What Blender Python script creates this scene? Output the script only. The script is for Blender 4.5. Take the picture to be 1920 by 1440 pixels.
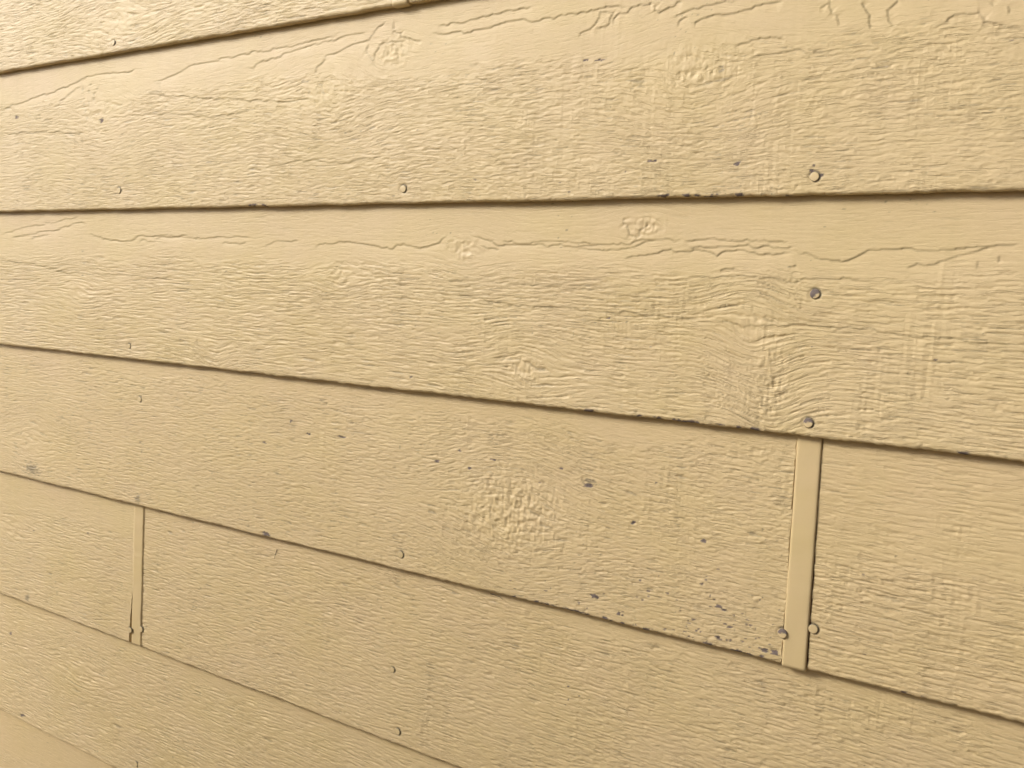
import bpy, math, random
import numpy as np

for o in list(bpy.data.objects):
    bpy.data.objects.remove(o)
S = bpy.context.scene
COL = S.collection

# ---------------------------------------------------------------- camera
CAM_YAW, CAM_PITCH, CAM_ROLL = -0.54831, -0.11713, 0.03083
cam_d = bpy.data.cameras.new('camera')
cam_d.sensor_width = 36.0
cam_d.lens = 1700.0 / 1920.0 * 36.0
cam_d.clip_start = 0.02
cam_d.clip_end = 500.0
cam = bpy.data.objects.new('camera', cam_d)
COL.objects.link(cam)
fw = np.array([math.sin(CAM_YAW) * math.cos(CAM_PITCH), math.cos(CAM_YAW) * math.cos(CAM_PITCH), math.sin(CAM_PITCH)])
r0 = np.cross(fw, [0, 0, 1]); r0 /= np.linalg.norm(r0)
u0 = np.cross(r0, fw)
rt = math.cos(CAM_ROLL) * r0 + math.sin(CAM_ROLL) * u0
up = -math.sin(CAM_ROLL) * r0 + math.cos(CAM_ROLL) * u0
from mathutils import Matrix
cam.matrix_world = Matrix(((rt[0], up[0], -fw[0], 0.0), (rt[1], up[1], -fw[1], -0.71264),
                           (rt[2], up[2], -fw[2], 0.0), (0, 0, 0, 1)))
S.camera = cam

# ---------------------------------------------------------------- sky, sun, exposure
SUN_EL, SUN_AZ = math.radians(29), math.radians(-130)      # azimuth from +Y towards +X: sun stands front-left of the wall
W = bpy.data.worlds.new('World'); S.world = W; W.use_nodes = True
wn = W.node_tree.nodes; wl = W.node_tree.links
bg = wn['Background']
sky = wn.new('ShaderNodeTexSky'); sky.sky_type = 'NISHITA'; sky.sun_disc = False
sky.sun_elevation = SUN_EL; sky.sun_rotation = SUN_AZ
sky.dust_density = 5.0; sky.ozone_density = 0.5; sky.air_density = 1.0
hs = wn.new('ShaderNodeHueSaturation'); hs.inputs['Saturation'].default_value = 0.35     # thin even cloud
wl.new(sky.outputs[0], hs.inputs['Color']); wl.new(hs.outputs[0], bg.inputs['Color'])
bg.inputs['Strength'].default_value = 0.08
sl = bpy.data.lights.new('sun', 'SUN'); sl.energy = 1.5; sl.angle = math.radians(15); sl.color = (1.0, 0.94, 0.85)
sun = bpy.data.objects.new('sun', sl); COL.objects.link(sun)
from mathutils import Vector
sd = Vector((math.sin(SUN_AZ) * math.cos(SUN_EL), math.cos(SUN_AZ) * math.cos(SUN_EL), math.sin(SUN_EL)))
sun.rotation_euler = sd.to_track_quat('Z', 'Y').to_euler()
sun.location = sd * 20
S.view_settings.view_transform = 'Standard'; S.view_settings.look = 'None'
S.view_settings.exposure = 0.78; S.view_settings.gamma = 1.0; S.view_settings.use_curve_mapping = False
S.render.engine = 'CYCLES'

# ---------------------------------------------------------------- measured layout of the wall (metres on each board: x along, v above its lower edge)
EDGE = {0: (0.25826, 0.00276), 1: (0.06889, 0.00052), 2: (-0.11596, 0.00047), 3: (-0.30229, -0.00017), 4: (-0.49546, -0.00612), 5: (-0.68551, -0.01048)}
LINES = {
 1: [
   [(-1.277,0.1394),(-1.201,0.1473),(-1.1355,0.156),(-1.0958,0.1634),(-1.0793,0.1679),(-1.0413,0.1665),(-0.9792,0.1654)],
   [(-1.1373,0.1352),(-1.1386,0.14),(-1.1237,0.147),(-1.0956,0.1554)],
   [(-1.0936,0.1632),(-1.0897,0.1463),(-1.0859,0.1295),(-1.0775,0.1078)],
   [(-1.0714,0.1613),(-1.0786,0.1435),(-1.0769,0.1256)],
   [(-1.057,0.1536),(-1.0665,0.1445),(-1.0704,0.1284)],
   [(-0.9458,0.1463),(-0.9389,0.142),(-0.942,0.1491),(-0.906,0.1557),(-0.8786,0.1634),(-0.8472,0.164),(-0.8126,0.1653),(-0.7792,0.1671),(-0.7468,0.1661),(-0.7004,0.1689),(-0.6563,0.1716)],
   [(-0.795,0.1504),(-0.7824,0.1481),(-0.7745,0.1553),(-0.7464,0.1582),(-0.7153,0.1629),(-0.6852,0.1662),(-0.6561,0.1685),(-0.6209,0.1709)],
   [(-0.691,0.1317),(-0.69,0.1424),(-0.6805,0.1469),(-0.6764,0.1535),(-0.6662,0.1536),(-0.6554,0.1562),(-0.6414,0.1606),(-0.6205,0.1625),(-0.6106,0.1707),(-0.5975,0.1784)],
   [(-0.5907,0.1777),(-0.5869,0.1686),(-0.5785,0.1611),(-0.5534,0.1533)],
   [(-0.6241,0.152),(-0.6124,0.1405),(-0.6094,0.149),(-0.6051,0.1568),(-0.573,0.1569)],
   [(-0.6202,0.1583),(-0.6226,0.1508)],
   [(-0.5443,0.1613),(-0.5284,0.1581),(-0.5039,0.1568),(-0.4743,0.1573),(-0.4544,0.1607),(-0.4237,0.1584),(-0.3969,0.1584),(-0.3611,0.1608),(-0.3364,0.1607)],
   [(-0.5351,0.1662),(-0.5044,0.1656),(-0.4693,0.1695),(-0.43,0.1707)],
   [(-0.3824,0.1374),(-0.3812,0.1422),(-0.3726,0.1444),(-0.3663,0.1495),(-0.3633,0.1566),(-0.3507,0.1551),(-0.3551,0.1468),(-0.3676,0.1452)],
   [(-0.352,0.1452),(-0.3504,0.1507),(-0.3457,0.1545),(-0.3265,0.1577),(-0.3148,0.1597)],
   [(-0.3146,0.1571),(-0.3095,0.1514),(-0.3005,0.1553),(-0.2891,0.1568)],
   [(-0.2923,0.1375),(-0.2913,0.1424),(-0.2837,0.1449)],
   [(-0.2975,0.1465),(-0.284,0.1487),(-0.2751,0.1501),(-0.2447,0.1524)],
   [(-0.2784,0.1338),(-0.2774,0.1391),(-0.2613,0.1422),(-0.2357,0.1452),(-0.2069,0.1463)],
   [(-0.1805,0.1383),(-0.173,0.1412),(-0.1683,0.131),(-0.165,0.1229)],
   [(-0.1501,0.1383),(-0.1445,0.1281),(-0.1422,0.1184)],
   [(-0.1245,0.1369),(-0.133,0.1305),(-0.1316,0.1228),(-0.1265,0.1178)],
   [(-0.0932,0.1165),(-0.0868,0.1212),(-0.0734,0.1203),(-0.068,0.1147),(-0.053,0.1091)],
   [(-0.0643,0.1281),(-0.0634,0.1248)],
   [(-0.0544,0.1243),(-0.0532,0.1182)],
   [(-0.0596,0.1102),(-0.0499,0.1098),(-0.0436,0.1063)],
   [(-0.2441,0.1156),(-0.24,0.118),(-0.2296,0.1202),(-0.2049,0.1203)],
   [(-0.2327,0.1055),(-0.2266,0.1086),(-0.2162,0.1087),(-0.1919,0.1083),(-0.1681,0.1039)],
   [(-0.7651,0.0414),(-0.7096,0.0478),(-0.6494,0.0426),(-0.5934,0.0457)],
   [(-0.9682,0.1369),(-0.9097,0.1293),(-0.8278,0.1202),(-0.7441,0.1111),(-0.6898,0.1093)],
   [(-0.9977,0.1138),(-0.909,0.1098),(-0.8446,0.1019),(-0.7846,0.1038)],
   [(-1.2764,0.1069),(-1.1756,0.1027),(-1.0827,0.0962)],
 ],
 2: [
   [(-1.289,0.1539),(-1.2368,0.1627),(-1.1866,0.1683),(-1.1386,0.1736),(-1.1039,0.1782)],
   [(-1.2597,0.143),(-1.2559,0.1496),(-1.2112,0.1555),(-1.1501,0.1611),(-1.1209,0.168),(-1.0866,0.1699)],
   [(-1.2147,0.1447),(-1.2086,0.1519),(-1.1741,0.1541)],
   [(-1.0862,0.1556),(-1.0582,0.1509),(-1.0363,0.1463),(-0.9992,0.1478),(-0.9787,0.1531),(-0.9336,0.1532),(-0.8905,0.1545)],
   [(-0.9886,0.1413),(-0.9785,0.1479),(-0.9532,0.1467),(-0.9435,0.1525),(-0.8856,0.1495),(-0.831,0.1516),(-0.7833,0.1517)],
   [(-0.835,0.1419),(-0.8307,0.1455),(-0.813,0.1438),(-0.7942,0.1475)],
   [(-0.7659,0.1389),(-0.762,0.1442),(-0.7458,0.1478),(-0.7139,0.1491)],
   [(-0.6938,0.1379),(-0.6827,0.1447),(-0.6529,0.1482),(-0.6166,0.1441),(-0.5851,0.1417),(-0.5751,0.1455),(-0.555,0.143),(-0.542,0.1447),(-0.523,0.1499),(-0.5157,0.155)],
   [(-0.489,0.1536),(-0.4737,0.1501),(-0.4585,0.1453),(-0.4267,0.1446),(-0.4156,0.1466),(-0.3774,0.145),(-0.3414,0.1484),(-0.3262,0.1472),(-0.3166,0.1504),(-0.2785,0.151)],
   [(-0.4559,0.1497),(-0.4326,0.1479),(-0.3993,0.1495),(-0.3567,0.1483)],
   [(-0.4763,0.1442),(-0.4644,0.1443),(-0.4583,0.1413)],
   [(-0.3797,0.1384),(-0.3746,0.1422),(-0.346,0.1415),(-0.3261,0.1454),(-0.3021,0.1509)],
   [(-0.3352,0.1689),(-0.3296,0.1598),(-0.3191,0.1508)],
   [(-0.3192,0.1531),(-0.3182,0.1589),(-0.3103,0.1642)],
   [(-0.3312,0.1331),(-0.3256,0.1381),(-0.2919,0.1421),(-0.264,0.1424),(-0.2525,0.1395),(-0.2284,0.1428),(-0.2218,0.1403),(-0.1986,0.1418),(-0.1863,0.1424)],
   [(-0.1864,0.1432),(-0.174,0.1401),(-0.1578,0.1363),(-0.1424,0.1377),(-0.137,0.1406),(-0.1334,0.1434),(-0.1095,0.1448),(-0.0777,0.1462),(-0.0609,0.1486),(-0.0318,0.1503)],
   [(-0.2784,0.1501),(-0.2512,0.152),(-0.2247,0.1508),(-0.191,0.1506)],
   [(-0.2734,0.1454),(-0.2419,0.1469),(-0.2073,0.1463),(-0.1866,0.1465)],
   [(-0.1059,0.1325),(-0.0978,0.1346),(-0.0889,0.1347),(-0.0771,0.1391),(-0.0704,0.1414),(-0.0605,0.1445),(-0.0508,0.1476)],
   [(-0.0594,0.1315),(-0.0589,0.1379)],
   [(-0.0459,0.1366),(-0.0459,0.141)],
   [(-0.2458,0.1276),(-0.2406,0.1298),(-0.2326,0.1291)],
   [(-0.1895,0.1308),(-0.1835,0.1322)],
   [(-0.2763,0.1217),(-0.2488,0.1211),(-0.2183,0.1227),(-0.1845,0.1194),(-0.1767,0.1237),(-0.1413,0.123),(-0.1039,0.1209)],
   [(-1.2884,0.1182),(-1.2103,0.1144),(-1.125,0.1041),(-1.003,0.105),(-0.9122,0.1009)],
   [(-0.5144,0.1117),(-0.4744,0.1133),(-0.4273,0.1092),(-0.3912,0.1098),(-0.3487,0.1069)],
   [(-0.5394,0.1006),(-0.4948,0.098),(-0.4404,0.0906),(-0.3631,0.0901),(-0.2927,0.0878),(-0.2507,0.0855)],
   [(-0.2508,0.0864),(-0.2195,0.0828),(-0.1778,0.0859),(-0.1231,0.0856),(-0.0793,0.0819),(-0.0258,0.08)],
 ],
 4: [
   [(-0.198,0.1664),(-0.1893,0.1684),(-0.1823,0.1693),(-0.1679,0.1737)],
   [(-0.1236,0.1646),(-0.1099,0.1677),(-0.0867,0.1681),(-0.0679,0.1691)],
   [(-0.1549,0.1693),(-0.1404,0.1712)],
   [(-0.2323,0.1646),(-0.2255,0.1678),(-0.203,0.1724)],
   [(-0.3415,0.1814),(-0.326,0.1885),(-0.3051,0.188)],
   [(-0.3131,0.1534),(-0.2775,0.1559),(-0.2582,0.16)],
   [(-0.9425,0.1746),(-0.9123,0.1765),(-0.8736,0.1859)],
   [(-0.9027,0.1848),(-0.8881,0.1854),(-0.8545,0.1834)],
   [(-0.8262,0.1723),(-0.7902,0.1739)],
 ],
 5: [
   [(-1.3229,0.0863),(-1.2807,0.0867),(-1.2263,0.0835),(-1.187,0.0785)],
   [(-1.0104,0.1599),(-0.9834,0.1677),(-0.9359,0.1703)],
 ],
}
KNOTS = [
   (0,-1.0078,0.0363,0.05,0.03,"k"),
   (1,-1.0507,0.1238,0.05,0.035,"k"),
   (1,-0.589,0.1474,0.028,0.017,"r"),
   (1,-0.6753,0.1169,0.04,0.03,"k"),
   (1,-0.2762,0.1042,0.04,0.03,"k"),
   (2,-0.6548,0.1134,0.022,0.016,"r"),
   (2,-0.4975,0.142,0.025,0.016,"r"),
   (2,-0.4224,0.0337,0.026,0.02,"r"),
   (2,-0.2198,0.0858,0.02,0.022,"k"),
   (2,-0.1968,0.0365,0.018,0.04,"v"),
   (2,-1.1011,0.0819,0.03,0.018,"k"),
   (2,-0.3101,0.162,0.02,0.01,"r"),
   (2,-0.843,0.0134,0.02,0.02,"v"),
   (3,-0.433,0.0794,0.044,0.038,"R"),
   (3,-1.2189,0.0523,0.03,0.03,"k"),
   (4,-1.2838,0.1036,0.03,0.02,"r"),
   (5,-1.1251,0.1109,0.045,0.022,"r"),
]
CHIPS = [
   (1,-0.3745,0.1191,0.0036,0.0009),
   (1,-0.3596,0.1177,0.0066,0.0009),
   (1,-0.2351,0.0252,0.0034,0.0017),
   (1,-0.1744,0.0221,0.0017,0.0012),
   (1,-0.176,0.0174,0.0019,0.0028),
   (1,-0.1696,0.0148,0.0032,0.0012),
   (1,-0.307,0.0306,0.0062,0.0008),
   (1,-1.0503,0.1107,0.0038,0.0033),
   (1,-1.238,0.1261,0.0044,0.0021),
   (3,-0.6975,0.1252,0.0047,0.0012),
   (3,-0.649,0.128,0.0053,0.0012),
   (3,-0.7648,0.1076,0.0025,0.0015),
   (3,-0.7246,0.1363,0.0021,0.0015),
   (3,-0.5227,0.1184,0.003,0.0016),
   (3,-0.4964,0.1324,0.0019,0.0013),
   (3,-0.4571,0.1287,0.0048,0.0012),
   (3,-0.4841,0.1167,0.0015,0.0013),
   (3,-0.3837,0.1305,0.002,0.0012),
   (3,-0.3551,0.1189,0.0047,0.0022),
   (3,-0.3091,0.0927,0.003,0.0014),
   (3,-0.2447,0.0877,0.0028,0.0018),
   (3,-0.2279,0.0356,0.0032,0.0016),
   (3,-0.2232,0.0339,0.0031,0.0014),
   (3,-0.2176,0.0203,0.0026,0.0013),
   (3,-0.2273,0.0094,0.0027,0.002),
   (3,-0.3419,0.0199,0.0047,0.0024),
   (3,-0.3175,0.0087,0.002,0.0017),
   (3,-0.249,0.0195,0.0023,0.0011),
   (3,-0.4268,0.0003,0.0053,0.002),
   (3,-0.4017,0.0011,0.0029,0.0015),
   (3,-0.3482,0.0014,0.0032,0.0012),
   (3,-0.3311,0.0018,0.0031,0.0016),
   (3,-0.3139,0.0013,0.0026,0.0017),
   (3,-0.2789,-0.0006,0.0024,0.0014),
   (3,-0.2344,-0.0002,0.0027,0.0019),
   (3,-0.2116,-0.0,0.0031,0.002),
   (3,-0.2,-0.0003,0.0039,0.0027),
   (3,-0.1894,0.0001,0.0038,0.0026),
   (3,-0.1883,0.008,0.0043,0.0017),
   (3,-0.1796,0.0079,0.0038,0.0024),
   (3,-0.2099,0.0013,0.0044,0.0018),
   (3,-0.7574,0.0033,0.0068,0.003),
   (3,-1.0048,-0.0028,0.0053,0.002),
   (3,-0.4051,0.1141,0.0015,0.001),
   (3,-0.2908,0.1307,0.0012,0.0009),
   (2,-0.2085,-0.0001,0.003,0.0017),
   (2,-0.3542,-0.0016,0.0026,0.0019),
   (2,-0.3419,0.0832,0.002,0.0009),
   (2,-0.5541,0.0139,0.0016,0.0021),
   (4,-0.3666,0.1048,0.0011,0.001),
   (4,-0.3559,0.1113,0.0014,0.0008),
   (4,-0.3448,0.1109,0.0018,0.0007),
   (4,-0.3674,0.1173,0.0011,0.001),
   (4,-0.369,0.099,0.0014,0.0007),
   (4,-1.1001,0.1291,0.0029,0.0014),
   (4,-1.2277,0.1098,0.0027,0.0015),
   (5,-1.2954,0.1251,0.0042,0.0024),
   (5,-1.2625,0.0099,0.0055,0.002),
]
DIRT = [
   (3,-1.218,0.0147,0.0166,0.0098),
   (1,-0.2528,0.0992,0.0026,0.0033),
   (3,-0.986,0.0091,0.0074,0.0054),
   (4,-1.2386,0.0105,0.004,0.0055),
   (3,-0.3542,0.1215,0.0079,0.0033),
]
EDGE_CHIPS = [(1,-0.2986,-0.2268,0.25),(1,-0.2332,-0.1834,0.05),(2,-0.365,-0.2046,0.35),(2,-0.062,-0.0544,0.6),(3,-0.4399,-0.2716,0.0),(3,-0.2716,-0.1735,0.15),(3,-0.0949,-0.0688,0.4),(1,-0.7882,-0.7388,0.1)]
NAILS = [(0,-1.0174,0.0122,"p",6.5),(1,-1.0124,0.0231,"p",7.4),(1,-0.5675,0.0142,"p",7.4),(1,-0.1738,0.0137,"p",7.4),(2,-0.1684,0.1105,"g",7.6),(2,-0.1658,0.011,"h",7.6),(2,-0.9978,0.0164,"p",6),(3,-0.9862,0.1354,"p",7),(3,-0.5633,0.0163,"p",7.4),(4,-0.5736,0.0788,"p",5.5),(4,-0.5635,0.0146,"p",7.4),(5,-1.0,0.0205,"p",7)]
STRIP_NAILS = [(3,-0.1742,0.0255,"h",7.6),(3,-0.151,0.0344,"p",7.6),(4,-1.0046,0.0187,"p",7),(4,-0.9842,0.0243,"p",7.4)]
BRISTLES = [(4,[(-0.7469,0.1746),(-0.7484,0.1706),(-0.7499,0.1665),(-0.7506,0.1633)],'straight dark bristle stuck upright on the smooth tan board'),(4,[(-0.4574,0.1859),(-0.4512,0.1857),(-0.4463,0.1852),(-0.4425,0.1833)],'curved dark bristle poking out under the chipped board edge')]

REVEAL = 0.186      # visible height of a board
T = 0.0085          # how far a board leans back over one reveal
THICK = 0.0078
RND = 0.0031        # rounded drip edge
LEFT_END, RIGHT_END = -4.2, 2.4
rng = random.Random(7)

def edge(row):
    if row in EDGE: return EDGE[row]
    if row < 0: return (EDGE[0][0] + 0.1868 * -row, EDGE[0][1])
    a, b = EDGE[5]
    return (a - 0.1865 * (row - 5), b)

# ---------------------------------------------------------------- noise
_r = np.random.RandomState(11)
_perm = np.concatenate([_r.permutation(256)] * 2).astype(np.int32)
_ang = _r.rand(256) * 2 * np.pi
_gx = np.cos(_ang).astype(np.float32); _gy = np.sin(_ang).astype(np.float32)
def pn(x, y, seed=0):
    x = np.asarray(x, np.float32) + np.float32(seed * 17.31); y = np.asarray(y, np.float32) + np.float32(seed * 9.77)
    xf = np.floor(x); yf = np.floor(y)
    fx = x - xf; fy = y - yf
    xi = xf.astype(np.int32) & 255; yi = yf.astype(np.int32) & 255
    x1 = (xi + 1) & 255; y1 = (yi + 1) & 255
    def g(a, b, dx, dy):
        h = _perm[_perm[a] + b]
        return _gx[h] * dx + _gy[h] * dy
    ux = fx * fx * fx * (fx * (fx * 6 - 15) + 10); uy = fy * fy * fy * (fy * (fy * 6 - 15) + 10)
    n00 = g(xi, yi, fx, fy); n10 = g(x1, yi, fx - 1, fy); n01 = g(xi, y1, fx, fy - 1); n11 = g(x1, y1, fx - 1, fy - 1)
    a = n00 + ux * (n10 - n00); b = n01 + ux * (n11 - n01)
    return (a + uy * (b - a)) * np.float32(1.5)
def ss(a, b, x):
    t = np.clip((x - a) / (b - a), 0, 1)
    return t * t * (3 - 2 * t)

# per row: (edge of the smooth upper band as fraction, fade, grain depth, grain pitch mm, grain length mm, bump depth, bump length mm, bump pitch mm, dash density)
STYLE = {
    0: dict(band=0.97, grain=0.46, gp=2.2, gl=15, bump=0.18, bl=7, bp=2.0, smooth=0.6),
    1: dict(tilt=-0.13, band=0.60, grain=0.34, gp=2.5, gl=10, bump=0.54, bl=6, bp=2.4, smooth=0.26),
    2: dict(band=0.67, grain=0.54, gp=2.2, gl=17, bump=0.14, bl=9, bp=2.0, smooth=0.32),
    3: dict(band=0.92, grain=0.36, gp=2.6, gl=9, bump=0.86, bl=6.0, bp=2.5, smooth=0.5),
    13: dict(band=0.52, grain=0.60, gp=2.4, gl=17, bump=0.52, bl=5, bp=3.0, smooth=1.1),
    4: dict(band=0.80, grain=0.56, gp=2.2, gl=11, bump=0.30, bl=6, bp=2.2, smooth=0.65),
    14: dict(band=0.92, grain=0.56, gp=2.2, gl=10, bump=0.32, bl=5.5, bp=2.2, smooth=0.55),
    5: dict(band=0.92, grain=0.66, gp=2.3, gl=13, bump=0.20, bl=6, bp=2.2, smooth=0.6),
    6: dict(band=0.60, grain=0.48, gp=2.2, gl=9, bump=0.22, bl=5, bp=2.0, smooth=0.6),
}

def relief(row, style, seed, x, v, space):
    """relief of the board face in mm (outwards) at x, v in metres, with masks of lost paint and of shade painted in grooves"""
    st = STYLE.get(style, STYLE[5])
    x = np.asarray(x, np.float32); v = np.asarray(v, np.float32)
    f = v / space
    # grain coordinate: runs along the board and is pushed aside by knots
    wob = 0.0035 * pn(x / 0.16, v / 0.09, seed) + 0.0008 * pn(x / 0.06, v / 0.03, seed + 1) + 0.00012 * pn(x / 0.006, v / 0.004, seed + 2)
    # saw texture: short columns slipped against each other
    colx = x / 0.0115 + 0.35 * pn(x / 0.03, v / 0.008, seed + 3)
    ci = np.floor(colx); cf = colx - ci
    hsh = lambda c: (_perm[(c.astype(np.int32) * 7 + seed * 13) & 255] / 255.0 - 0.5).astype(np.float32)
    slip = hsh(ci) + (hsh(ci + 1) - hsh(ci)) * ss(0.75, 1.0, cf)
    z = v + wob + 0.0006 * slip
    sc0 = pn(x / 0.005, v / 0.005, seed + 34)
    ring = np.zeros_like(z); rw = np.zeros_like(z); rough = np.zeros_like(z)
    for (kr, kx, kv, rx, rv, kind) in KNOTS:
        if kr != row: continue
        dx = (x - kx) / rx; dv = (v - kv) / rv
        d2 = dx * dx + dv * dv
        g = np.exp(-d2 * 0.55)
        if kind == 'v':
            z = z + 0.012 * np.exp(-(dx / 1.5) ** 2) * np.exp(-(dv / 1.3) ** 2)
            z = z - (v - kv) * 0.25 * g
        else:
            z = z - (v - kv) * 0.78 * np.exp(-d2 * 0.38) + 0.0016 * dx * np.exp(-d2 * 0.4)
        rough = np.maximum(rough, np.exp(-d2 * (0.8 if kind == 'R' else 1.6)) * {'k': 0.45, 'r': 1.0, 'v': 1.3, 'R': 1.5}[kind])
        if kind in 'rR':
            rr = np.sqrt(d2) + 0.16 * pn(x / 0.007, v / 0.007, seed + 4)
            w = np.exp(-d2 * 1.5)
            ring = ring + w * np.cos(rr * 13.0) * (0.6 + 0.8 * sc0); rw = rw + w
    band = st['band'] + st.get('tilt', 0.0) * x
    m_up = ss(-0.06, 0.05, f - band + 0.07 * pn(x / 0.11, v / 0.03, seed + 5) + 0.03 * pn(x / 0.012, v / 0.004, seed + 15))     # smooth upper part of the board
    patch = 0.85 + 0.30 * pn(x / 0.09, v / 0.045, seed + 6) + 0.35 * pn(x / 0.011, v / 0.07, seed + 7)             # uneven strength, upright bands
    patch = np.clip(patch, 0.15, 1.5)
    lvl = (1 - m_up) + st['smooth'] * m_up * 0.55
    # short and long grooves cut into a flat face
    gp = st['gp'] / 1000.0; gl = st['gl'] / 1000.0
    n = pn(x / gl, z / (gp * 0.60), seed + 8) + 0.22 * pn(x / (gl * 0.3), z / (gp * 0.4), seed + 9)
    h = -st['grain'] * patch * lvl * ss(0.20, 0.37, n)
    n2 = pn(x / (gl * 2.4), z / (gp * 0.75), seed + 10) + 0.15 * pn(x / 0.004, z / 0.002, seed + 29)
    h = h - 0.95 * st['grain'] * lvl * ss(0.36, 0.48, n2)
    h = h + 0.14 * st['grain'] * lvl * ss(0.1, 0.5, -n)
    # pits and crumbs of the saw-textured face
    bl = st['bl'] / 1000.0; bp = st['bp'] / 1000.0
    b1 = pn(x / bl, z / (bp * 0.8), seed + 11) + 0.5 * pn(x / (bl * 0.4), z / (bp * 0.45), seed + 12)
    h = h + 0.85 * st['bump'] * patch * lvl * (0.28 * b1 - 0.62 * ss(0.12, 0.42, b1) + 0.20 * ss(0.25, 0.6, -b1))
    h = h + lvl * patch * (0.05 + 0.14 * st['bump']) * pn(x / 0.0024, v / 0.0014, seed + 19)
    h = h + 0.20 * pn(x / 0.0034, v / 0.06, seed + 33) * ss(0.0, 0.5, pn(x / 0.05, v / 0.12, seed + 38)) * (1 - 0.4 * m_up)
    # knots: rings, scratched centres
    h = h + 0.30 * ring
    sc = pn(x / 0.0022, v / 0.011, seed + 13)
    sc2 = pn(x / 0.0034, v / 0.0034, seed + 14)
    h = h + rough * (0.42 * sc2 - 0.50 * ss(0.10, 0.45, sc) + 0.35 * pn(x / 0.0075, v / 0.0075, seed + 35))
    # overall waviness and chatter of the mill
    h = h + 0.40 * pn(x / 0.13, v / 0.075, seed + 16) + 0.10 * pn(x / 0.022, v / 0.09, seed + 17) * (1 - 0.4 * m_up)
    h = h + 0.045 * pn(x / 0.0017, v / 0.0015, seed + 18) + 0.03 * m_up * pn(x / 0.004, v / 0.003, seed + 28)
    tooth = np.clip(lvl * patch + 0.22 + rough * 0.3, 0, 1.4)
    # shade painted into the deepest grooves, in scattered patches
    groove_shade = lvl * (0.42 * ss(0.50, 0.66, n2) + 0.30 * ss(0.62, 0.85, n) + 0.25 * st['bump'] * ss(0.62, 0.9, b1)) * ss(-0.35, 0.35, pn(x / 0.05, v / 0.04, seed + 37))
    return h, tooth, groove_shade.astype(np.float32), z

def stamp_lines(row, X, V, H, D, seed):
    """grain lines that follow one course each: the face above stands a little proud of the face below"""
    for li, pts in enumerate(LINES.get(row, [])):
        rs = random.Random(row * 100 + li)
        fine = []
        off = 0.0
        for (ax, av), (bx, bv) in zip(pts[:-1], pts[1:]):
            L = math.hypot(bx - ax, bv - av); k = max(1, int(L / 0.0035))
            tx, tv = (bx - ax) / max(L, 1e-6), (bv - av) / max(L, 1e-6)
            for i in range(k):
                t = i / k
                if rs.random() < 0.45: off = rs.uniform(-1, 1) * 0.0015      # saw-tooth jumps of the course
                o2 = off + rs.uniform(-1, 1) * 0.0003
                fine.append((ax + (bx - ax) * t - tv * o2, av + (bv - av) * t + tx * o2))
        fine.append(pts[-1])
        fx = [p[0] for p in fine]; fv = [p[1] for p in fine]
        m = 0.012
        i0, i1 = np.searchsorted(X, [min(fx) - m, max(fx) + m]); j0, j1 = np.searchsorted(V, [min(fv) - m, max(fv) + m])
        if i1 - i0 < 2 or j1 - j0 < 2: continue
        gx = X[None, i0:i1]; gv = V[j0:j1, None]
        best = np.full((j1 - j0, i1 - i0), 1e9, np.float32); side = np.zeros_like(best); par = np.zeros_like(best)
        n = len(fine) - 1
        for q in range(n):
            (ax, av), (bx, bv) = fine[q], fine[q + 1]
            c0, c1 = np.searchsorted(X[i0:i1], [min(ax, bx) - m, max(ax, bx) + m])
            if c1 <= c0: continue
            sx = gx[:, c0:c1]
            dx, dv = bx - ax, bv - av; L2 = dx * dx + dv * dv + 1e-12
            t = np.clip(((sx - ax) * dx + (gv - av) * dv) / L2, 0, 1)
            ex = sx - ax - t * dx; ev = gv - av - t * dv
            d = np.sqrt(ex * ex + ev * ev) * 1000.0
            b = d < best[:, c0:c1]
            cr = dx * (gv - av) - dv * (sx - ax)
            if abs(dx) >= abs(dv): sgn = np.sign(cr) * (1 if dx >= 0 else -1)       # + above the line
            else: sgn = np.sign(cr) * (1 if dv >= 0 else -1)                        # + left of the line
            best[:, c0:c1] = np.where(b, d, best[:, c0:c1]); side[:, c0:c1] = np.where(b, sgn, side[:, c0:c1])
            par[:, c0:c1] = np.where(b, (q + t) / n, par[:, c0:c1])
        depth = rs.uniform(0.55, 0.85) if row in (1, 2) else rs.uniform(0.25, 0.38)
        k = depth * (0.75 + 0.35 * pn(par * 9 + li * 3.3, par * 0, seed + 36)) * ss(0.0, 0.06, par) * ss(1.0, 0.94, par)
        low = np.exp(-best / 4.2); lip = 0.25 * np.exp(-best / 1.3)
        H[j0:j1, i0:i1] += np.where(side < 0, -k * low, k * lip)
        D[j0:j1, i0:i1] = np.maximum(D[j0:j1, i0:i1], np.where(side < 0, 0.55, 0.2) * k * np.exp(-(best / 0.9) ** 2))  # shade of the step painted in, stronger on its low side

def new_obj(name, mesh, mat, parent=None, loc=(0, 0, 0)):
    o = bpy.data.objects.new(name, mesh); COL.objects.link(o)
    o.location = loc
    if mat is not None and not mesh.materials: mesh.materials.append(mat)
    if parent is not None: o.parent = parent
    return o

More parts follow.
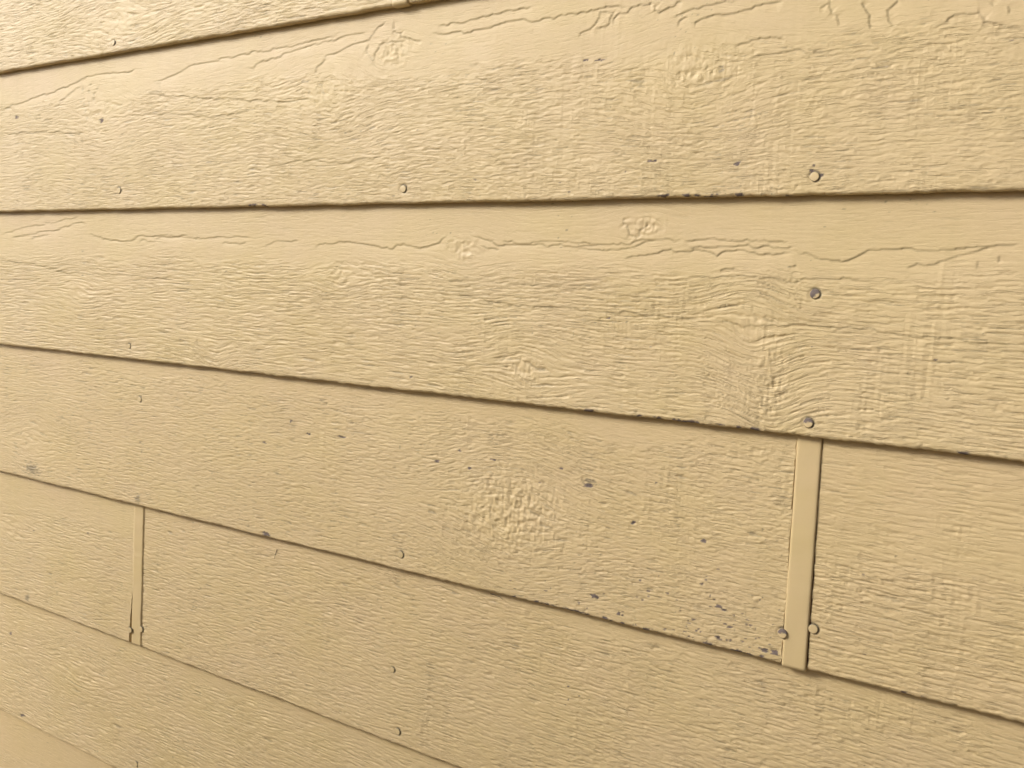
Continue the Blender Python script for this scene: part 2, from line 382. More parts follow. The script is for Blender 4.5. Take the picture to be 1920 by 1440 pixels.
def mesh_from(name, co, faces4, chip=None, dirt_shade=None, smooth=True, extra=(), tooth=None, gz=None):
    me = bpy.data.meshes.new(name)
    nv = len(co); nq = len(faces4); ex = list(extra)
    nl = nq * 4 + sum(len(e) for e in ex)
    me.vertices.add(nv); me.vertices.foreach_set('co', np.asarray(co, np.float32).ravel())
    me.loops.add(nl)
    li = np.concatenate([np.asarray(faces4, np.int32).ravel()] + [np.asarray(e, np.int32) for e in ex]) if ex else np.asarray(faces4, np.int32).ravel()
    me.loops.foreach_set('vertex_index', li)
    me.polygons.add(nq + len(ex))
    st = np.concatenate([np.arange(nq, dtype=np.int32) * 4, nq * 4 + np.cumsum([0] + [len(e) for e in ex[:-1]]).astype(np.int32)]) if ex else np.arange(nq, dtype=np.int32) * 4
    me.polygons.foreach_set('loop_start', st.astype(np.int32))
    me.update(calc_edges=True)
    me.polygons.foreach_set('use_smooth', np.array([smooth] * nq + [False] * len(ex)))
    for nm, arr in (('chip', chip), ('dirt_shade', dirt_shade), ('tooth', tooth), ('gz', gz)):
        if arr is not None:
            at = me.attributes.new(nm, 'FLOAT', 'POINT'); at.data.foreach_set('value', np.asarray(arr, np.float32).ravel())
    me.validate()
    return me

# ---------------------------------------------------------------- materials
def mat_paint(name, base=(0.612, 0.484, 0.262), rough=0.50, bump=True, variation=1.0):
    m = bpy.data.materials.new(name); m.use_nodes = True
    nt = m.node_tree; N = nt.nodes; L = nt.links
    bs = N['Principled BSDF']
    tc = N.new('ShaderNodeTexCoord')
    def noise(scale, stretch=(1, 1, 1), detail=3, rough_=0.55):
        mp = N.new('ShaderNodeMapping'); mp.inputs['Scale'].default_value = stretch
        L.new(tc.outputs['Object'], mp.inputs['Vector'])
        n = N.new('ShaderNodeTexNoise'); n.inputs['Scale'].default_value = scale; n.inputs['Detail'].default_value = detail
        n.inputs['Roughness'].default_value = rough_
        L.new(mp.outputs[0], n.inputs['Vector']); return n.outputs['Fac']
    def ramp(sock, a, b):
        r = N.new('ShaderNodeMapRange'); r.inputs['From Min'].default_value = a; r.inputs['From Max'].default_value = b
        L.new(sock, r.inputs['Value']); return r.outputs['Result']
    def mix(fac, ca, cb):
        x = N.new('ShaderNodeMix'); x.data_type = 'RGBA'
        if isinstance(fac, float): x.inputs['Factor'].default_value = fac
        else: L.new(fac, x.inputs['Factor'])
        for s, c in (('A', ca), ('B', cb)):
            k = [i for i in x.inputs if i.name == s and i.type == 'RGBA'][0]
            if isinstance(c, tuple): k.default_value = c + (1,)
            else: L.new(c, k)
        return [o for o in x.outputs if o.type == 'RGBA'][0]
    def mul(sock, f):
        x = N.new('ShaderNodeMath'); x.operation = 'MULTIPLY'; L.new(sock, x.inputs[0])
        if isinstance(f, float): x.inputs[1].default_value = f
        else: L.new(f, x.inputs[1])
        return x.outputs[0]
    pink = (base[0] * 1.02, base[1] * 0.99, base[2] * 1.07)
    ochre = (base[0] * 0.99, base[1] * 0.975, base[2] * 0.91)
    c = mix(ramp(noise(9, (1, 1, 1.6), 4), 0.35, 0.68), ochre, pink)
    c = mix(mul(ramp(noise(4.5, (1, 1, 2.2), 4, 0.6), 0.40, 0.66), 0.55 * variation), c, (base[0] * 1.06, base[1] * 1.06, base[2] * 1.12))
    c = mix(mul(ramp(noise(150, (0.35, 1, 1), 3), 0.45, 0.8), 0.18 * variation), c, (base[0] * 0.80, base[1] * 0.78, base[2] * 0.72))
    c = mix(mul(ramp(noise(600, (0.5, 1, 1), 2), 0.52, 0.75), 0.30 * variation), c, (base[0] * 0.84, base[1] * 0.82, base[2] * 0.76))
    ob = N.new('ShaderNodeObjectInfo')
    c = mix(mul(ob.outputs['Random'], 0.35 * variation), c, (base[0] * 1.02, base[1] * 0.97, base[2] * 0.98))
    c = mix(mul(ramp(noise(120, (1, 1, 0.07), 4), 0.5, 0.8), 0.16 * variation), c, (base[0] * 0.80, base[1] * 0.80, base[2] * 0.74))
    # chalky grime, its own blotches
    g = ramp(noise(34, (1, 1, 1.5), 5, 0.65), 0.60, 0.78)
    c = mix(mul(g, 0.08 * variation), c, (0.40, 0.36, 0.24))
    ad = N.new('ShaderNodeAttribute'); ad.attribute_name = 'dirt_shade'  # holds dirt and the shade painted in grooves, lines and nail rings
    c = mix(ad.outputs['Fac'], c, (0.10, 0.088, 0.06))
    ac = N.new('ShaderNodeAttribute'); ac.attribute_name = 'chip'
    pr = mix(ramp(noise(240, (1, 1, 1), 3), 0.35, 0.65), (0.20, 0.158, 0.140), (0.11, 0.086, 0.078))
    c = mix(ac.outputs['Fac'], c, pr)
    L.new(c, bs.inputs['Base Color'])
    rr = N.new('ShaderNodeMapRange'); rr.inputs['To Min'].default_value = rough - 0.05; rr.inputs['To Max'].default_value = rough + 0.10
    L.new(noise(45, (1, 1, 1), 4), rr.inputs['Value'])
    rx = N.new('ShaderNodeMath'); rx.operation = 'MULTIPLY_ADD'; L.new(ac.outputs['Fac'], rx.inputs[0]); rx.inputs[1].default_value = 0.3
    L.new(rr.outputs['Result'], rx.inputs[2]); L.new(rx.outputs[0], bs.inputs['Roughness'])
    bs.inputs['IOR'].default_value = 1.48
    if bump:
        at = N.new('ShaderNodeAttribute'); at.attribute_name = 'tooth'
        az = N.new('ShaderNodeAttribute'); az.attribute_name = 'gz'
        oi = N.new('ShaderNodeObjectInfo')
        sx = N.new('ShaderNodeSeparateXYZ'); L.new(tc.outputs['Object'], sx.inputs[0])
        cv = N.new('ShaderNodeCombineXYZ'); L.new(sx.outputs['X'], cv.inputs['X']); L.new(mul(oi.outputs['Random'], 7.0), cv.inputs['Y']); L.new(az.outputs['Fac'], cv.inputs['Z'])
        def gnoise(px, pz, detail, rg):                # noise laid along the grain: periods in mm
            mp = N.new('ShaderNodeMapping'); mp.inputs['Scale'].default_value = (1000.0 / px, 40.0, 1000.0 / pz)
            L.new(cv.outputs[0], mp.inputs['Vector'])
            n = N.new('ShaderNodeTexNoise'); n.inputs['Scale'].default_value = 1.0; n.inputs['Detail'].default_value = detail; n.inputs['Roughness'].default_value = rg
            L.new(mp.outputs[0], n.inputs['Vector']); return n.outputs['Fac']
        def add(a_, b_):
            x = N.new('ShaderNodeMath'); x.operation = 'ADD'; L.new(a_, x.inputs[0]); L.new(b_, x.inputs[1]); return x.outputs[0]
        fib = ramp(gnoise(15, 1.5, 4, 0.6), 0.36, 0.47)               # narrow fibre grooves
        crm = mul(gnoise(3.2, 1.3, 2, 0.5), 0.8)
        b = N.new('ShaderNodeBump'); b.inputs['Strength'].default_value = 1.0; b.inputs['Distance'].default_value = 0.00025
        saw = mul(mul(ramp(gnoise(2.4, 42, 2, 0.5), 0.38, 0.56), ramp(gnoise(60, 70, 2, 0.5), 0.46, 0.66)), 0.34)      # upright saw marks in patches
        L.new(mul(add(add(fib, crm), saw), at.outputs['Fac']), b.inputs['Height'])
        h2 = noise(1300, (0.6, 1, 1), 2)
        b2 = N.new('ShaderNodeBump'); b2.inputs['Strength'].default_value = 0.4; b2.inputs['Distance'].default_value = 0.00020
        L.new(h2, b2.inputs['Height']); L.new(b.outputs[0], b2.inputs['Normal'])
        L.new(b2.outputs[0], bs.inputs['Normal'])
    return m

def mat_plain(name, c1, c2, scale, rough):
    m = bpy.data.materials.new(name); m.use_nodes = True
    N = m.node_tree.nodes; L = m.node_tree.links; bs = N['Principled BSDF']
    tc = N.new('ShaderNodeTexCoord'); n = N.new('ShaderNodeTexNoise'); n.inputs['Scale'].default_value = scale; n.inputs['Detail'].default_value = 6
    L.new(tc.outputs['Object'], n.inputs['Vector'])
    r = N.new('ShaderNodeValToRGB'); r.color_ramp.elements[0].color = c1 + (1,); r.color_ramp.elements[1].color = c2 + (1,)
    r.color_ramp.elements[0].position = 0.35; r.color_ramp.elements[1].position = 0.68
    L.new(n.outputs['Fac'], r.inputs['Fac']); L.new(r.outputs['Color'], bs.inputs['Base Color'])
    bs.inputs['Roughness'].default_value = rough
    return m

M_BOARD = mat_paint('tan_board_paint')
M_STRIP = mat_paint('tan_strip_paint', rough=0.40, bump=False, variation=0.45)
M_NAIL = mat_paint('tan_nail_paint', rough=0.42, bump=False, variation=0.6)
M_SHEATH = mat_plain('brown_hardboard', (0.055, 0.028, 0.018), (0.11, 0.055, 0.035), 60, 0.85)
M_RUST = mat_plain('rusty_brown', (0.09, 0.035, 0.02), (0.17, 0.07, 0.045), 90, 0.85)
M_CONC = mat_plain('concrete', (0.24, 0.23, 0.21), (0.36, 0.35, 0.32), 9, 0.9)
M_GROUND = mat_plain('dry_earth', (0.28, 0.23, 0.165), (0.42, 0.36, 0.27), 3, 0.95)
M_BRISTLE = mat_plain('dark_bristle', (0.03, 0.022, 0.014), (0.06, 0.045, 0.03), 300, 0.6)

# ---------------------------------------------------------------- setting
GROUND_Z = -1.62
def ground_mesh():
    half = np.concatenate([np.linspace(0, 6, 61), 6 + np.cumsum(np.linspace(0.15, 7.0, 32))])
    ax = np.concatenate([-half[:0:-1], half])
    gx, gy = np.meshgrid(ax - 1.0, ax - 2.0)
    # unseen banks added to the ground to shade the wall's lower and right parts
    r = np.sqrt(((gx + 2.75) / 2.3) ** 2 + ((gy + 3.5) / 2.2) ** 2) + 0.10 * pn(gx / 0.8, gy / 0.8, 5)
    r2 = np.sqrt(((gx - 1.5) / 2.4) ** 2 + ((gy + 3.2) / 2.2) ** 2) + 0.10 * pn(gx / 0.8, gy / 0.8, 6)
    z = np.maximum(3.10 * ss(1.0, 0.45, r), 2.6 * ss(1.0, 0.4, r2)) + 0.04 * pn(gx / 0.9, gy / 0.9, 3) * ss(0.0, -1.0, gy)
    n = len(ax)
    i = np.arange(n * n).reshape(n, n)
    q = np.stack([i[:-1, :-1], i[:-1, 1:], i[1:, 1:], i[1:, :-1]], -1).reshape(-1, 4)
    return mesh_from('ground', np.stack([gx.ravel(), gy.ravel(), z.ravel()], 1), q)
ground = new_obj('ground', ground_mesh(), M_GROUND, None, (0, 0, GROUND_Z))
ground['kind'] = 'structure'

wall = bpy.data.objects.new('lap_siding', None); COL.objects.link(wall)
wall.location = (-0.9, 0.0, GROUND_Z)
wall['label'] = 'tan painted wooden lap siding with nail heads, joint strips and chipped paint'
wall['category'] = 'siding'
WO = np.array(wall.location)

def box_mesh(name, x0, x1, y0, y1, z0, z1):
    co = [(x, y, z) for z in (z0, z1) for y in (y0, y1) for x in (x0, x1)]
    q = [(0, 2, 3, 1), (4, 5, 7, 6), (0, 1, 5, 4), (2, 6, 7, 3), (0, 4, 6, 2), (1, 3, 7, 5)]
    return mesh_from(name, co, q, smooth=False)
def wall_part(name, me, mat, world, parent=None):
    """part of the wall whose mesh is local to the world point given"""
    pw = WO if parent is None else np.array(parent['_w'])
    o = new_obj(name, me, mat, wall if parent is None else parent, tuple(np.array(world) - pw))
    o['_w'] = tuple(float(c) for c in world)
    return o

TOP_ROW, LOW_ROW = -4, 9
z_top = edge(TOP_ROW)[0] + 0.20; z_low = edge(LOW_ROW)[0] + 0.01
wall_part('sheathing', box_mesh('sheathing', LEFT_END - 0.9, RIGHT_END - 0.9 + 1.8, 0.0, 0.012, 0, z_top - z_low + 0.02), M_SHEATH, (0, 0.0205, z_low))
wall_part('foundation', box_mesh('foundation', LEFT_END - 0.9, RIGHT_END + 0.9, 0.0, 0.2, 0, z_low + 0.005 - (GROUND_Z - 0.1)), M_CONC, (0, 0.034, GROUND_Z - 0.1))

# ---------------------------------------------------------------- boards
FINE = {0: (-1.42, -0.46), 1: (-1.42, 0.03), 2: (-1.42, 0.03), 3: (-1.42, 0.03), 4: (-1.44, 0.03), 5: (-1.46, -0.44), 6: (-1.46, -1.0)}
DV = 0.00088
def columns(row, x0, x1):
    fine = FINE.get(row)
    xs = [x0]; x = x0
    while x < x1:
        d = 0.00092 * (1 + x * x / 0.45)
        if fine is None:
            d = 0.012 if -1.9 < x < 0.5 else 0.03
        else:
            out = max(fine[0] - x, x - fine[1], 0)
            if out > 0: d = min(d * (1 + out * 40) , 0.03)
            if x < fine[0] and out > 0.0: d = min(0.03, 0.0026 + out * 0.03)
        if fine is not None and x < fine[0]: d = min(d, max(fine[0] - x, 0.0022))
        x += d; xs.append(min(x, x1))
    if xs[-1] - xs[-2] < 1e-5: xs.pop(-2)
    return np.array(xs, np.float32)

_rs = random.Random(5)
SPECKS = []
for _ in range(85):                                   # small flakes lost towards the lower right end of the chipped board
    SPECKS.append((3, -0.178 - abs(_rs.gauss(0, 0.10)), 0.001 + abs(_rs.gauss(0, 0.022)), _rs.uniform(0.0005, 0.0014), _rs.uniform(0.0004, 0.0009)))
for _ in range(26):
    SPECKS.append((_rs.choice((1, 2, 3, 4)), _rs.uniform(-1.1, -0.02), _rs.uniform(0.003, 0.15), _rs.uniform(0.0006, 0.0015), _rs.uniform(0.0004, 0.0007)))
NAIL_CUTS = {}
for (r, nx, nv, k, d) in NAILS + STRIP_NAILS:
    NAIL_CUTS.setdefault(r, []).append((nx, nv, d / 2000.0))

def face_y(v): return T * v / REVEAL
STAMP_BASE = None
none_fn = lambda v: 0.0 * v
def make_board(row, x0, x1, style, seed, skew=(0.0, 0.0), ragged=(0, 0), end_fn=(none_fn, none_fn)):
    """skew: how far the left / right end leans per metre of height"""
    global STAMP_BASE
    a, b = edge(row); a2, b2 = edge(row - 1)
    xm = min(max(0.5 * (x0 + x1), -1.2), 0)
    space = (a2 - a) + (b2 - b) * xm
    vtop = space + 0.022
    X = columns(row, x0, x1)
    fine = row in FINE
    dv = DV if fine else 0.008
    # the face from its rounded edge up, then a few rows under the lap
    V = np.concatenate([np.arange(RND, space + 0.004, dv), np.linspace(space + 0.006, vtop, 4)]).astype(np.float32)
    arc = np.radians(np.array([90, 75, 60, 45, 30, 15])) if fine else np.radians(np.array([90, 45]))
    Varc = RND - RND * arc                                  # path length used for the relief
    Vall = np.concatenate([Varc, V]).astype(np.float32)
    gx, gv = np.meshgrid(X, Vall)
    H, tooth, groove_shade, gz = relief(row, style, seed, gx, gv, space)
    STAMP_BASE = (0.40 * pn(gx / 0.13, gv / 0.075, seed + 16)).astype(np.float32)
    chip = np.zeros_like(H); dirt_shade = np.clip(groove_shade, 0, 0.6)
    if fine: stamp_lines(row, X, Vall, H, dirt_shade, seed)
    if row == 4 and x1 < 0: H = STAMP_BASE + (H - STAMP_BASE) * (0.12 + 0.88 * ss(0.0, 0.016, x1 - gx)); dirt_shade = dirt_shade * ss(0.0, 0.012, x1 - gx)   # paint bridges this joint
    jag = 0.65 * pn(gx / 0.0026, gv / 0.0016, seed + 20) + 0.45 * pn(gx / 0.006, gv / 0.003, seed + 21)
    if fine:
        for (r, cx, cv, rx, rv) in CHIPS:
            if r != row: continue
            rx2 = max(rx, 0.0010) * 0.85; rv2 = max(rv, 0.0008) * 0.85
            d = np.sqrt(((gx - cx) / rx2) ** 2 + ((gv - cv) / rv2) ** 2) + jag
            chip = np.maximum(chip, ss(1.15, 0.85, d))
        for (r, cx, cv, rx, rv) in SPECKS:
            if r != row: continue
            i0, i1 = np.searchsorted(X, [cx - 0.005, cx + 0.005]); j0, j1 = np.searchsorted(Vall, [cv - 0.004, cv + 0.004])
            w_ = (slice(j0, j1), slice(i0, i1))
            d = np.sqrt(((gx[w_] - cx) / rx) ** 2 + ((gv[w_] - cv) / rv) ** 2) + jag[w_]
            chip[w_] = np.maximum(chip[w_], 0.85 * ss(1.2, 0.8, d))
        for (r, cx, cv, rx, rv) in DIRT:
            if r != row: continue
            d = np.sqrt(((gx - cx) / rx) ** 2 + ((gv - cv) / rv) ** 2) + 1.4 * jag
            dirt_shade = np.maximum(dirt_shade, 0.6 * ss(1.1, 0.3, d))
        for (r, ex0, ex1, th) in EDGE_CHIPS:
            if r != row: continue
            n = pn(gx / 0.012, gv / 0.02, seed + 22) + 0.5 * pn(gx / 0.004, gv / 0.003, seed + 23)
            inx = ss(ex0 - 0.003, ex0, gx) * ss(ex1 + 0.003, ex1, gx)
            chip = np.maximum(chip, inx * ss(0.0, 0.12, n - (0.32 - th * 0.6)) * ss(0.0034, 0.0020, gv + 0.0008 * jag))
        # specks of grime caught in the relief
        sp = pn(gx / 0.0042, gv / 0.0026, seed + 24) + 0.55 * pn(gx / 0.07, gv / 0.05, seed + 25)
        dirt_shade = np.maximum(dirt_shade, 0.5 * ss(1.0, 1.12, sp))
        lowd = pn(gx / 0.006, gv / 0.0016, seed + 26) + 0.4 * pn(gx / 0.05, gv / 0.05, seed + 27)
        dirt_shade = np.maximum(dirt_shade, 0.35 * ss(0.62, 0.9, lowd) * ss(0.03, 0.0, gv))
        for (nx, nv_, nr) in NAIL_CUTS.get(row, []):
            d = np.sqrt((gx - nx) ** 2 + (gv - nv_) ** 2)
            w = ss(nr + 0.0030, nr + 0.0008, d)
            base = STAMP_BASE
            H = H * (1 - w) + (base - 0.25) * w - 0.60 * np.exp(-((d - nr - 0.0004) / 0.0009) ** 2)
            ang = np.arctan2(gv - nv_, gx - nx)
            dirt_shade = np.maximum(dirt_shade, 0.95 * np.exp(-((d - nr - 0.0004) / 0.0008) ** 2) * ss(-0.5, 0.3, np.cos(ang - 0.5) + 0.7 * pn(ang * 1.3 + nx * 50, ang * 0, seed + 39)))  # nail shade painted as a broken ring, mostly on the right
    H = H - 0.22 * chip
    fade = ss(space + 0.003, space - 0.002, gv)             # flat where the next board laps over
    H = H * fade - 0.3 * (1 - fade)
    h = H / 1000.0
    # positions
    ab = np.concatenate([arc, np.zeros(len(V))])
    base_v = np.concatenate([RND - RND * np.sin(arc), V])
    base_y = np.concatenate([RND - RND * np.cos(arc), np.zeros(len(V))])
    nvx = -np.sin(ab); nyy = -np.cos(ab)
    lip = np.concatenate([np.full(len(arc), 0.55), np.ones(len(V))])
    drop = (0.0007 * pn(X / 0.035, X * 0, seed + 30) + 0.0005 * pn(X / 0.006, X * 0 + 3, seed + 31) + 0.0004 * ss(0.1, 0.5, pn(X / 0.0035, X * 0 + 6, seed + 32))).astype(np.float32)
    ve = base_v[:, None] + nvx[:, None] * h * lip[:, None] + drop[None, :] * ss(0.012, 0.0, base_v)[:, None]
    ye = base_y[:, None] + nyy[:, None] * h * lip[:, None] + face_y(base_v)[:, None]
    # underside and back
    zeros = np.zeros_like(X)
    ub = [(drop * 1.0 + 0.0001, 0.55 * THICK + zeros), (drop * 0.6 + 0.0003, THICK + zeros), (zeros + vtop, THICK + face_y(vtop) + zeros)]
    ve = np.concatenate([np.stack([u[0] for u in ub[::-1]]), ve]); ye = np.concatenate([np.stack([u[1] for u in ub[::-1]]), ye])
    pad = np.zeros((3, len(X)), np.float32)
    tooth = np.concatenate([pad, tooth]); gz = np.concatenate([pad, gz]); chip = np.concatenate([pad, chip]); dirt_shade = np.concatenate([pad, dirt_shade])
    org = np.array([x0, 0.0, a + b * x0])
    nr, nc = ve.shape
    t = ((X - x0) / (x1 - x0))[None, :]
    wl_ = np.exp(-(X - x0) / 0.05)[None, :]; wr_ = np.exp(-(x1 - X) / 0.05)[None, :]
    px = X[None, :] - x0 + ve * (skew[0] * wl_ + skew[1] * wr_)
    rag = 0.0009 * pn(ve / 0.005, ve * 0 + 2.5, seed + 40) + 0.0003 * pn(ve / 0.0016, ve * 0 + 5.5, seed + 41)
    if ragged[0]: px = px + ragged[0] * (rag + end_fn[0](ve)) * np.exp(-(X - x0) / 0.004)[None, :]
    if ragged[1]: px = px + ragged[1] * (rag + end_fn[1](ve)) * np.exp(-(x1 - X) / 0.004)[None, :]
    pz = b * (X[None, :] - x0) + ve
    co = np.stack([px, ye, pz], -1).reshape(-1, 3)
    i = np.arange(nr * nc).reshape(nr, nc)
    q = np.stack([i[:-1, :-1], i[:-1, 1:], i[1:, 1:], i[1:, :-1]], -1).reshape(-1, 4)
    topq = np.stack([i[-1, :-1], i[-1, 1:], i[0, 1:], i[0, :-1]], -1).reshape(-1, 4)
    q = np.concatenate([q, topq])
    me = mesh_from('siding_board', co, q, chip, dirt_shade, True, tooth=tooth, gz=gz, extra= [i[:, 0][::-1].tolist(), i[:, -1].tolist()])
    o = wall_part('siding_board', me, M_BOARD, tuple(org))
    return o

boards = {}
JOINTS = {0: -0.5655, 3: -0.1550, 4: -0.9853}          # right side of the joint strips
STRIP_W = 0.019
for row in range(TOP_ROW, LOW_ROW + 1):
    seed = 40 + row * 37
    if row in JOINTS:
        j = JOINTS[row]
        gap = {3: 0.0020, 4: 0.0013, 0: 0.0006}[row]
        lend = {3: j - STRIP_W - 0.0002, 4: j - STRIP_W + 0.0012, 0: j - STRIP_W - 0.0002}[row]
        fn_l = {3: lambda v: 0.0006 * ss(0.12, 0.06, v) * ss(0.02, 0.06, v), 4: lambda v: -0.0062 * ss(0.090, 0.0, v), 0: none_fn}[row]
        L_ = make_board(row, LEFT_END, lend, row, seed, (0, -0.0082 if row == 3 else 0.002), (0, 1), (none_fn, fn_l))
        R_ = make_board(row, j + gap, RIGHT_END, 10 + row if row in (3, 4) else row, seed + 500, (-0.0120 if row == 3 else 0.0, 0), (0.5, 0))
        boards[row] = (L_, R_, j)
    else:
        boards[row] = (make_board(row, LEFT_END, RIGHT_END, row if row in STYLE else 5, seed), None, 9)
boards[3][0]['label'] = 'board with a large knot and grey chipped paint along its lower edge'
boards[2][0]['label'] = 'board with strong ridged grain, swirled knots and bare grey nail heads'
boards[1][0]['label'] = 'board with smooth curling grain lines above a pitted lower face'

# ---------------------------------------------------------------- joint strips: thin bent metal over each butt joint, folded round the lower edge
def make_strip(row, xr, width, vtop, drop, skew, dent_seed, sink=0.0, ride=None):
    a, b = edge(row)
    xs = np.array([0, 0.0004, 0.0012] + list(np.linspace(0.003, width - 0.003, 9)) + [width - 0.0012, width - 0.0004, width])
    prof_x = np.array([-0.0005, 0.0002, 0.0005] + [0.00055] * 9 + [0.0005, 0.0002, -0.0007]) - sink - 0.0004
    arc = np.radians(np.linspace(90, 0, 7)); R2 = RND + 0.0008
    v = np.concatenate([R2 - R2 * np.sin(arc) - drop, np.linspace(R2 + 0.002, vtop, 90)])
    y = np.concatenate([R2 - R2 * np.cos(arc), np.zeros(90)]) - 0.0007
    ny = np.concatenate([np.cos(arc), np.ones(90)]); nv = np.concatenate([np.sin(arc), np.zeros(90)])
    # underside tail
    v = np.concatenate([[v[0] + 0.0002], v]); y = np.concatenate([[THICK * 0.9], y]); ny = np.concatenate([[0], ny]); nv = np.concatenate([[1], nv])
    gx, gv = np.meshgrid(xs, v)
    dent = 0.00035 * pn(gx / 0.025, gv / 0.018, dent_seed) + 0.00022 * ss(0.30, 0.6, pn(gx / 0.05, gv / 0.0032, dent_seed + 1)) * ss(0.0, 0.4, pn(gx / 0.2, gv / 0.03, dent_seed + 7)) + 0.00003 * pn(gx / 0.003, gv / 0.002, dent_seed + 2)
    if ride is not None: dent = dent + 0.00040 * pn((gx + xr - width) / 0.13, gv / 0.075, ride + 16)
    off = prof_x[None, :] + dent
    vv = gv - nv[:, None] * off; yy = y[:, None] - ny[:, None] * off + face_y(np.maximum(v, 0))[:, None]
    px = gx + skew * gv + 0.00012 * pn(gv / 0.02, gv * 0, dent_seed + 5)
    # returns: the two sides bend back into the joint
    back_l = np.stack([px[:, 0] + 0.0002, yy[:, 0] + 0.006 * ny, vv[:, 0] + 0.003 * nv], -1)
    back_r = np.stack([px[:, -1] - 0.0002, yy[:, -1] + 0.006 * ny, vv[:, -1] + 0.003 * nv], -1)
    pts = np.stack([px, yy, vv], -1)
    pts = np.concatenate([back_l[:, None], pts, back_r[:, None]], 1)
    nr, nc = pts.shape[:2]
    i = np.arange(nr * nc).reshape(nr, nc)
    q = np.stack([i[:-1, :-1], i[:-1, 1:], i[1:, 1:], i[1:, :-1]], -1).reshape(-1, 4)
    me = mesh_from('joint_strip', pts.reshape(-1, 3), q, np.zeros(nr * nc), np.zeros(nr * nc))
    x0 = xr - width
    return wall_part('joint_strip', me, M_STRIP, (x0, 0.0, a + b * x0))

strips = {
    3: make_strip(3, JOINTS[3] + 0.0006, STRIP_W, 0.195, 0.0022, -0.0082, 61),
    4: make_strip(4, JOINTS[4] + 0.0002, STRIP_W, 0.200, 0.0010, 0.0018, 71, 0.0007, 40 + 4 * 37),
    0: make_strip(0, JOINTS[0], STRIP_W, 0.200, 0.0006, 0.0, 81),
}
for r_, w_ in ((3, 0.0034), (4, 0.0022)):
    a_, b_ = edge(r_); jx = JOINTS[r_]
    fl = [(x, THICK * 0.40 + face_y(v) + dy, v) for v in (0.0012, 0.196) for dy in (0.0, 0.002) for x in (-0.0016 - 0.008 * v, w_ - 0.010 * v)]
    q_ = [(0, 2, 3, 1), (4, 5, 7, 6), (0, 1, 5, 4), (2, 6, 7, 3), (0, 4, 6, 2), (1, 3, 7, 5)]
    wall_part('back_flange', mesh_from('back_flange', fl, q_, smooth=False), M_RUST, (jx, 0.0, a_ + b_ * jx), strips[r_])
strips[3]['label'] = 'smooth tan metal strip covering the butt joint beside the chipped board'

# ---------------------------------------------------------------- nails
def nail_mesh(kind, seg=28):
    rs = np.array([0.0, 0.45, 0.8, 0.93, 1.0, 1.0]); hy = np.array([0.00035, 0.00034, 0.00030, 0.00020, -0.0001, -0.0022]) 
    co = [(0, -hy[0], 0)]; chip = []
    for r, y in zip(rs[1:], hy[1:]):
        for k in range(seg):
            t = 2 * math.pi * k / seg
            co.append((r * math.cos(t) * 0.0037, -y, r * math.sin(t) * 0.0037))
    co = np.array(co)
    q = []
    for ring in range(len(rs) - 2):
        for k in range(seg):
            a0 = 1 + ring * seg + k; a1 = 1 + ring * seg + (k + 1) % seg
            q.append((a0, a0 + seg, a1 + seg, a1))
    tri = [[0, 1 + k, 1 + (k + 1) % seg] for k in range(seg)]
    tri = [t[::-1] for t in tri]
    q = [f[::-1] for f in q]
    wav = 0.00035 * np.sin(co[:, 0] * 2600)
    if kind == 'p': chip = np.zeros(len(co))
    elif kind == 'h': chip = ss(-0.0004, 0.0004, co[:, 2] - 0.15 * co[:, 0] + wav - 0.0002)
    else: chip = ss(-0.0004, 0.0004, co[:, 2] - 0.9 * co[:, 0] + wav + 0.0018)
    rim = np.zeros(len(co)); rim[1 + 2 * seg:1 + 3 * seg] = 0.45; rim[1 + 3 * seg:] = 0.9  # dark of the gap round the head painted onto its rim
    return mesh_from('nail_head', co, q, chip, rim, True, tri)
NM = {k: nail_mesh(k) for k in 'phg'}
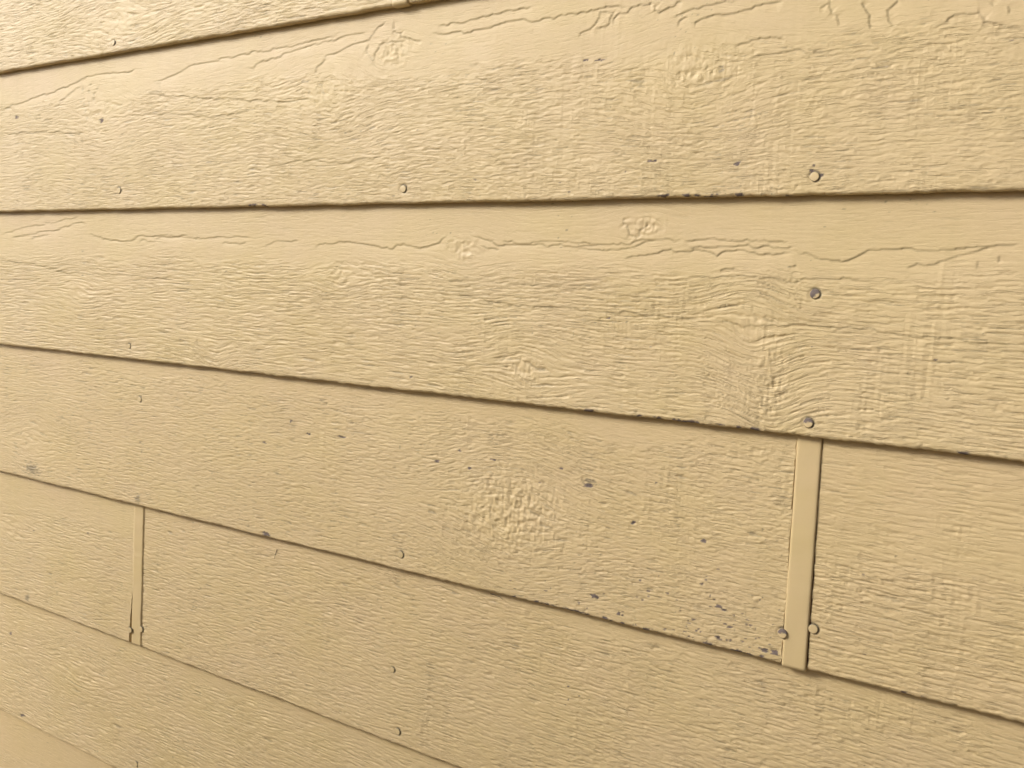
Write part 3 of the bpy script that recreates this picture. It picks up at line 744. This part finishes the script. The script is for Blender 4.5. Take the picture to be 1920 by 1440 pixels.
def nail(row, x, v, kind, d, parent, lift=0.0):
    a, b = edge(row)
    seed = 40 + row * 37 + (500 if parent in [bb[1] for bb in boards.values() if bb[1]] else 0)
    hgt = 0.00040 * float(pn(np.array([x / 0.13]), np.array([v / 0.075]), seed + 16)[0])
    o = wall_part('nail_head', NM[kind], None, (x, face_y(v) - hgt - lift, a + b * x + v), parent)
    s = d / 7.4
    o.scale = (s, 1.0, s); o.rotation_euler = (-math.atan(T / REVEAL) + rng.uniform(-0.05, 0.05), 0, rng.uniform(-0.06, 0.06))
    return o
for k in NM.values(): k.materials.append(M_NAIL)
for (r, x, v, k, d) in NAILS:
    L_, R_, j = boards[r]
    nail(r, x, v, k, d, L_ if x < j else R_)
for (r, x, v, k, d) in STRIP_NAILS:
    nail(r, x, v, k, d, strips[r], 0.0019 if x < JOINTS[r] - 0.01 else 0.0006)

# ---------------------------------------------------------------- loose bristles caught in the paint
def bristle(pts, r, label):
    pts = np.array(pts, float); co = []; q = []
    n = len(pts)
    for i in range(n):
        rr = r * (1 - 0.5 * i / (n - 1))
        for k in range(5):
            t = 2 * math.pi * k / 5
            tg = pts[min(i + 1, n - 1)] - pts[max(i - 1, 0)]; tg /= np.linalg.norm(tg)
            n1 = np.cross(tg, [0, 1, 0]); n1 /= np.linalg.norm(n1); n2 = np.cross(tg, n1)
            co.append(pts[i] - pts[0] + rr * (math.cos(t) * n1 + math.sin(t) * n2))
    for i in range(n - 1):
        for k in range(5):
            a0 = i * 5 + k; a1 = i * 5 + (k + 1) % 5
            q.append((a0, a1, a1 + 5, a0 + 5))
    me = mesh_from('bristle', np.array(co), q, None, None, True, [[4, 3, 2, 1, 0], [(n - 1) * 5 + k for k in range(5)]])
    o = new_obj('bristle', me, M_BRISTLE, None, tuple(pts[0]))
    o['label'] = label; o['category'] = 'bristle'; o['group'] = 'bristles stuck to the siding'
    return o
for row, line, label in BRISTLES:
    a, b = edge(row)
    bristle([(x, face_y(v) - 0.0004, a + b * x + v) for x, v in line], 0.00035, label)

for o in list(bpy.data.objects):
    if '_w' in o: del o['_w']
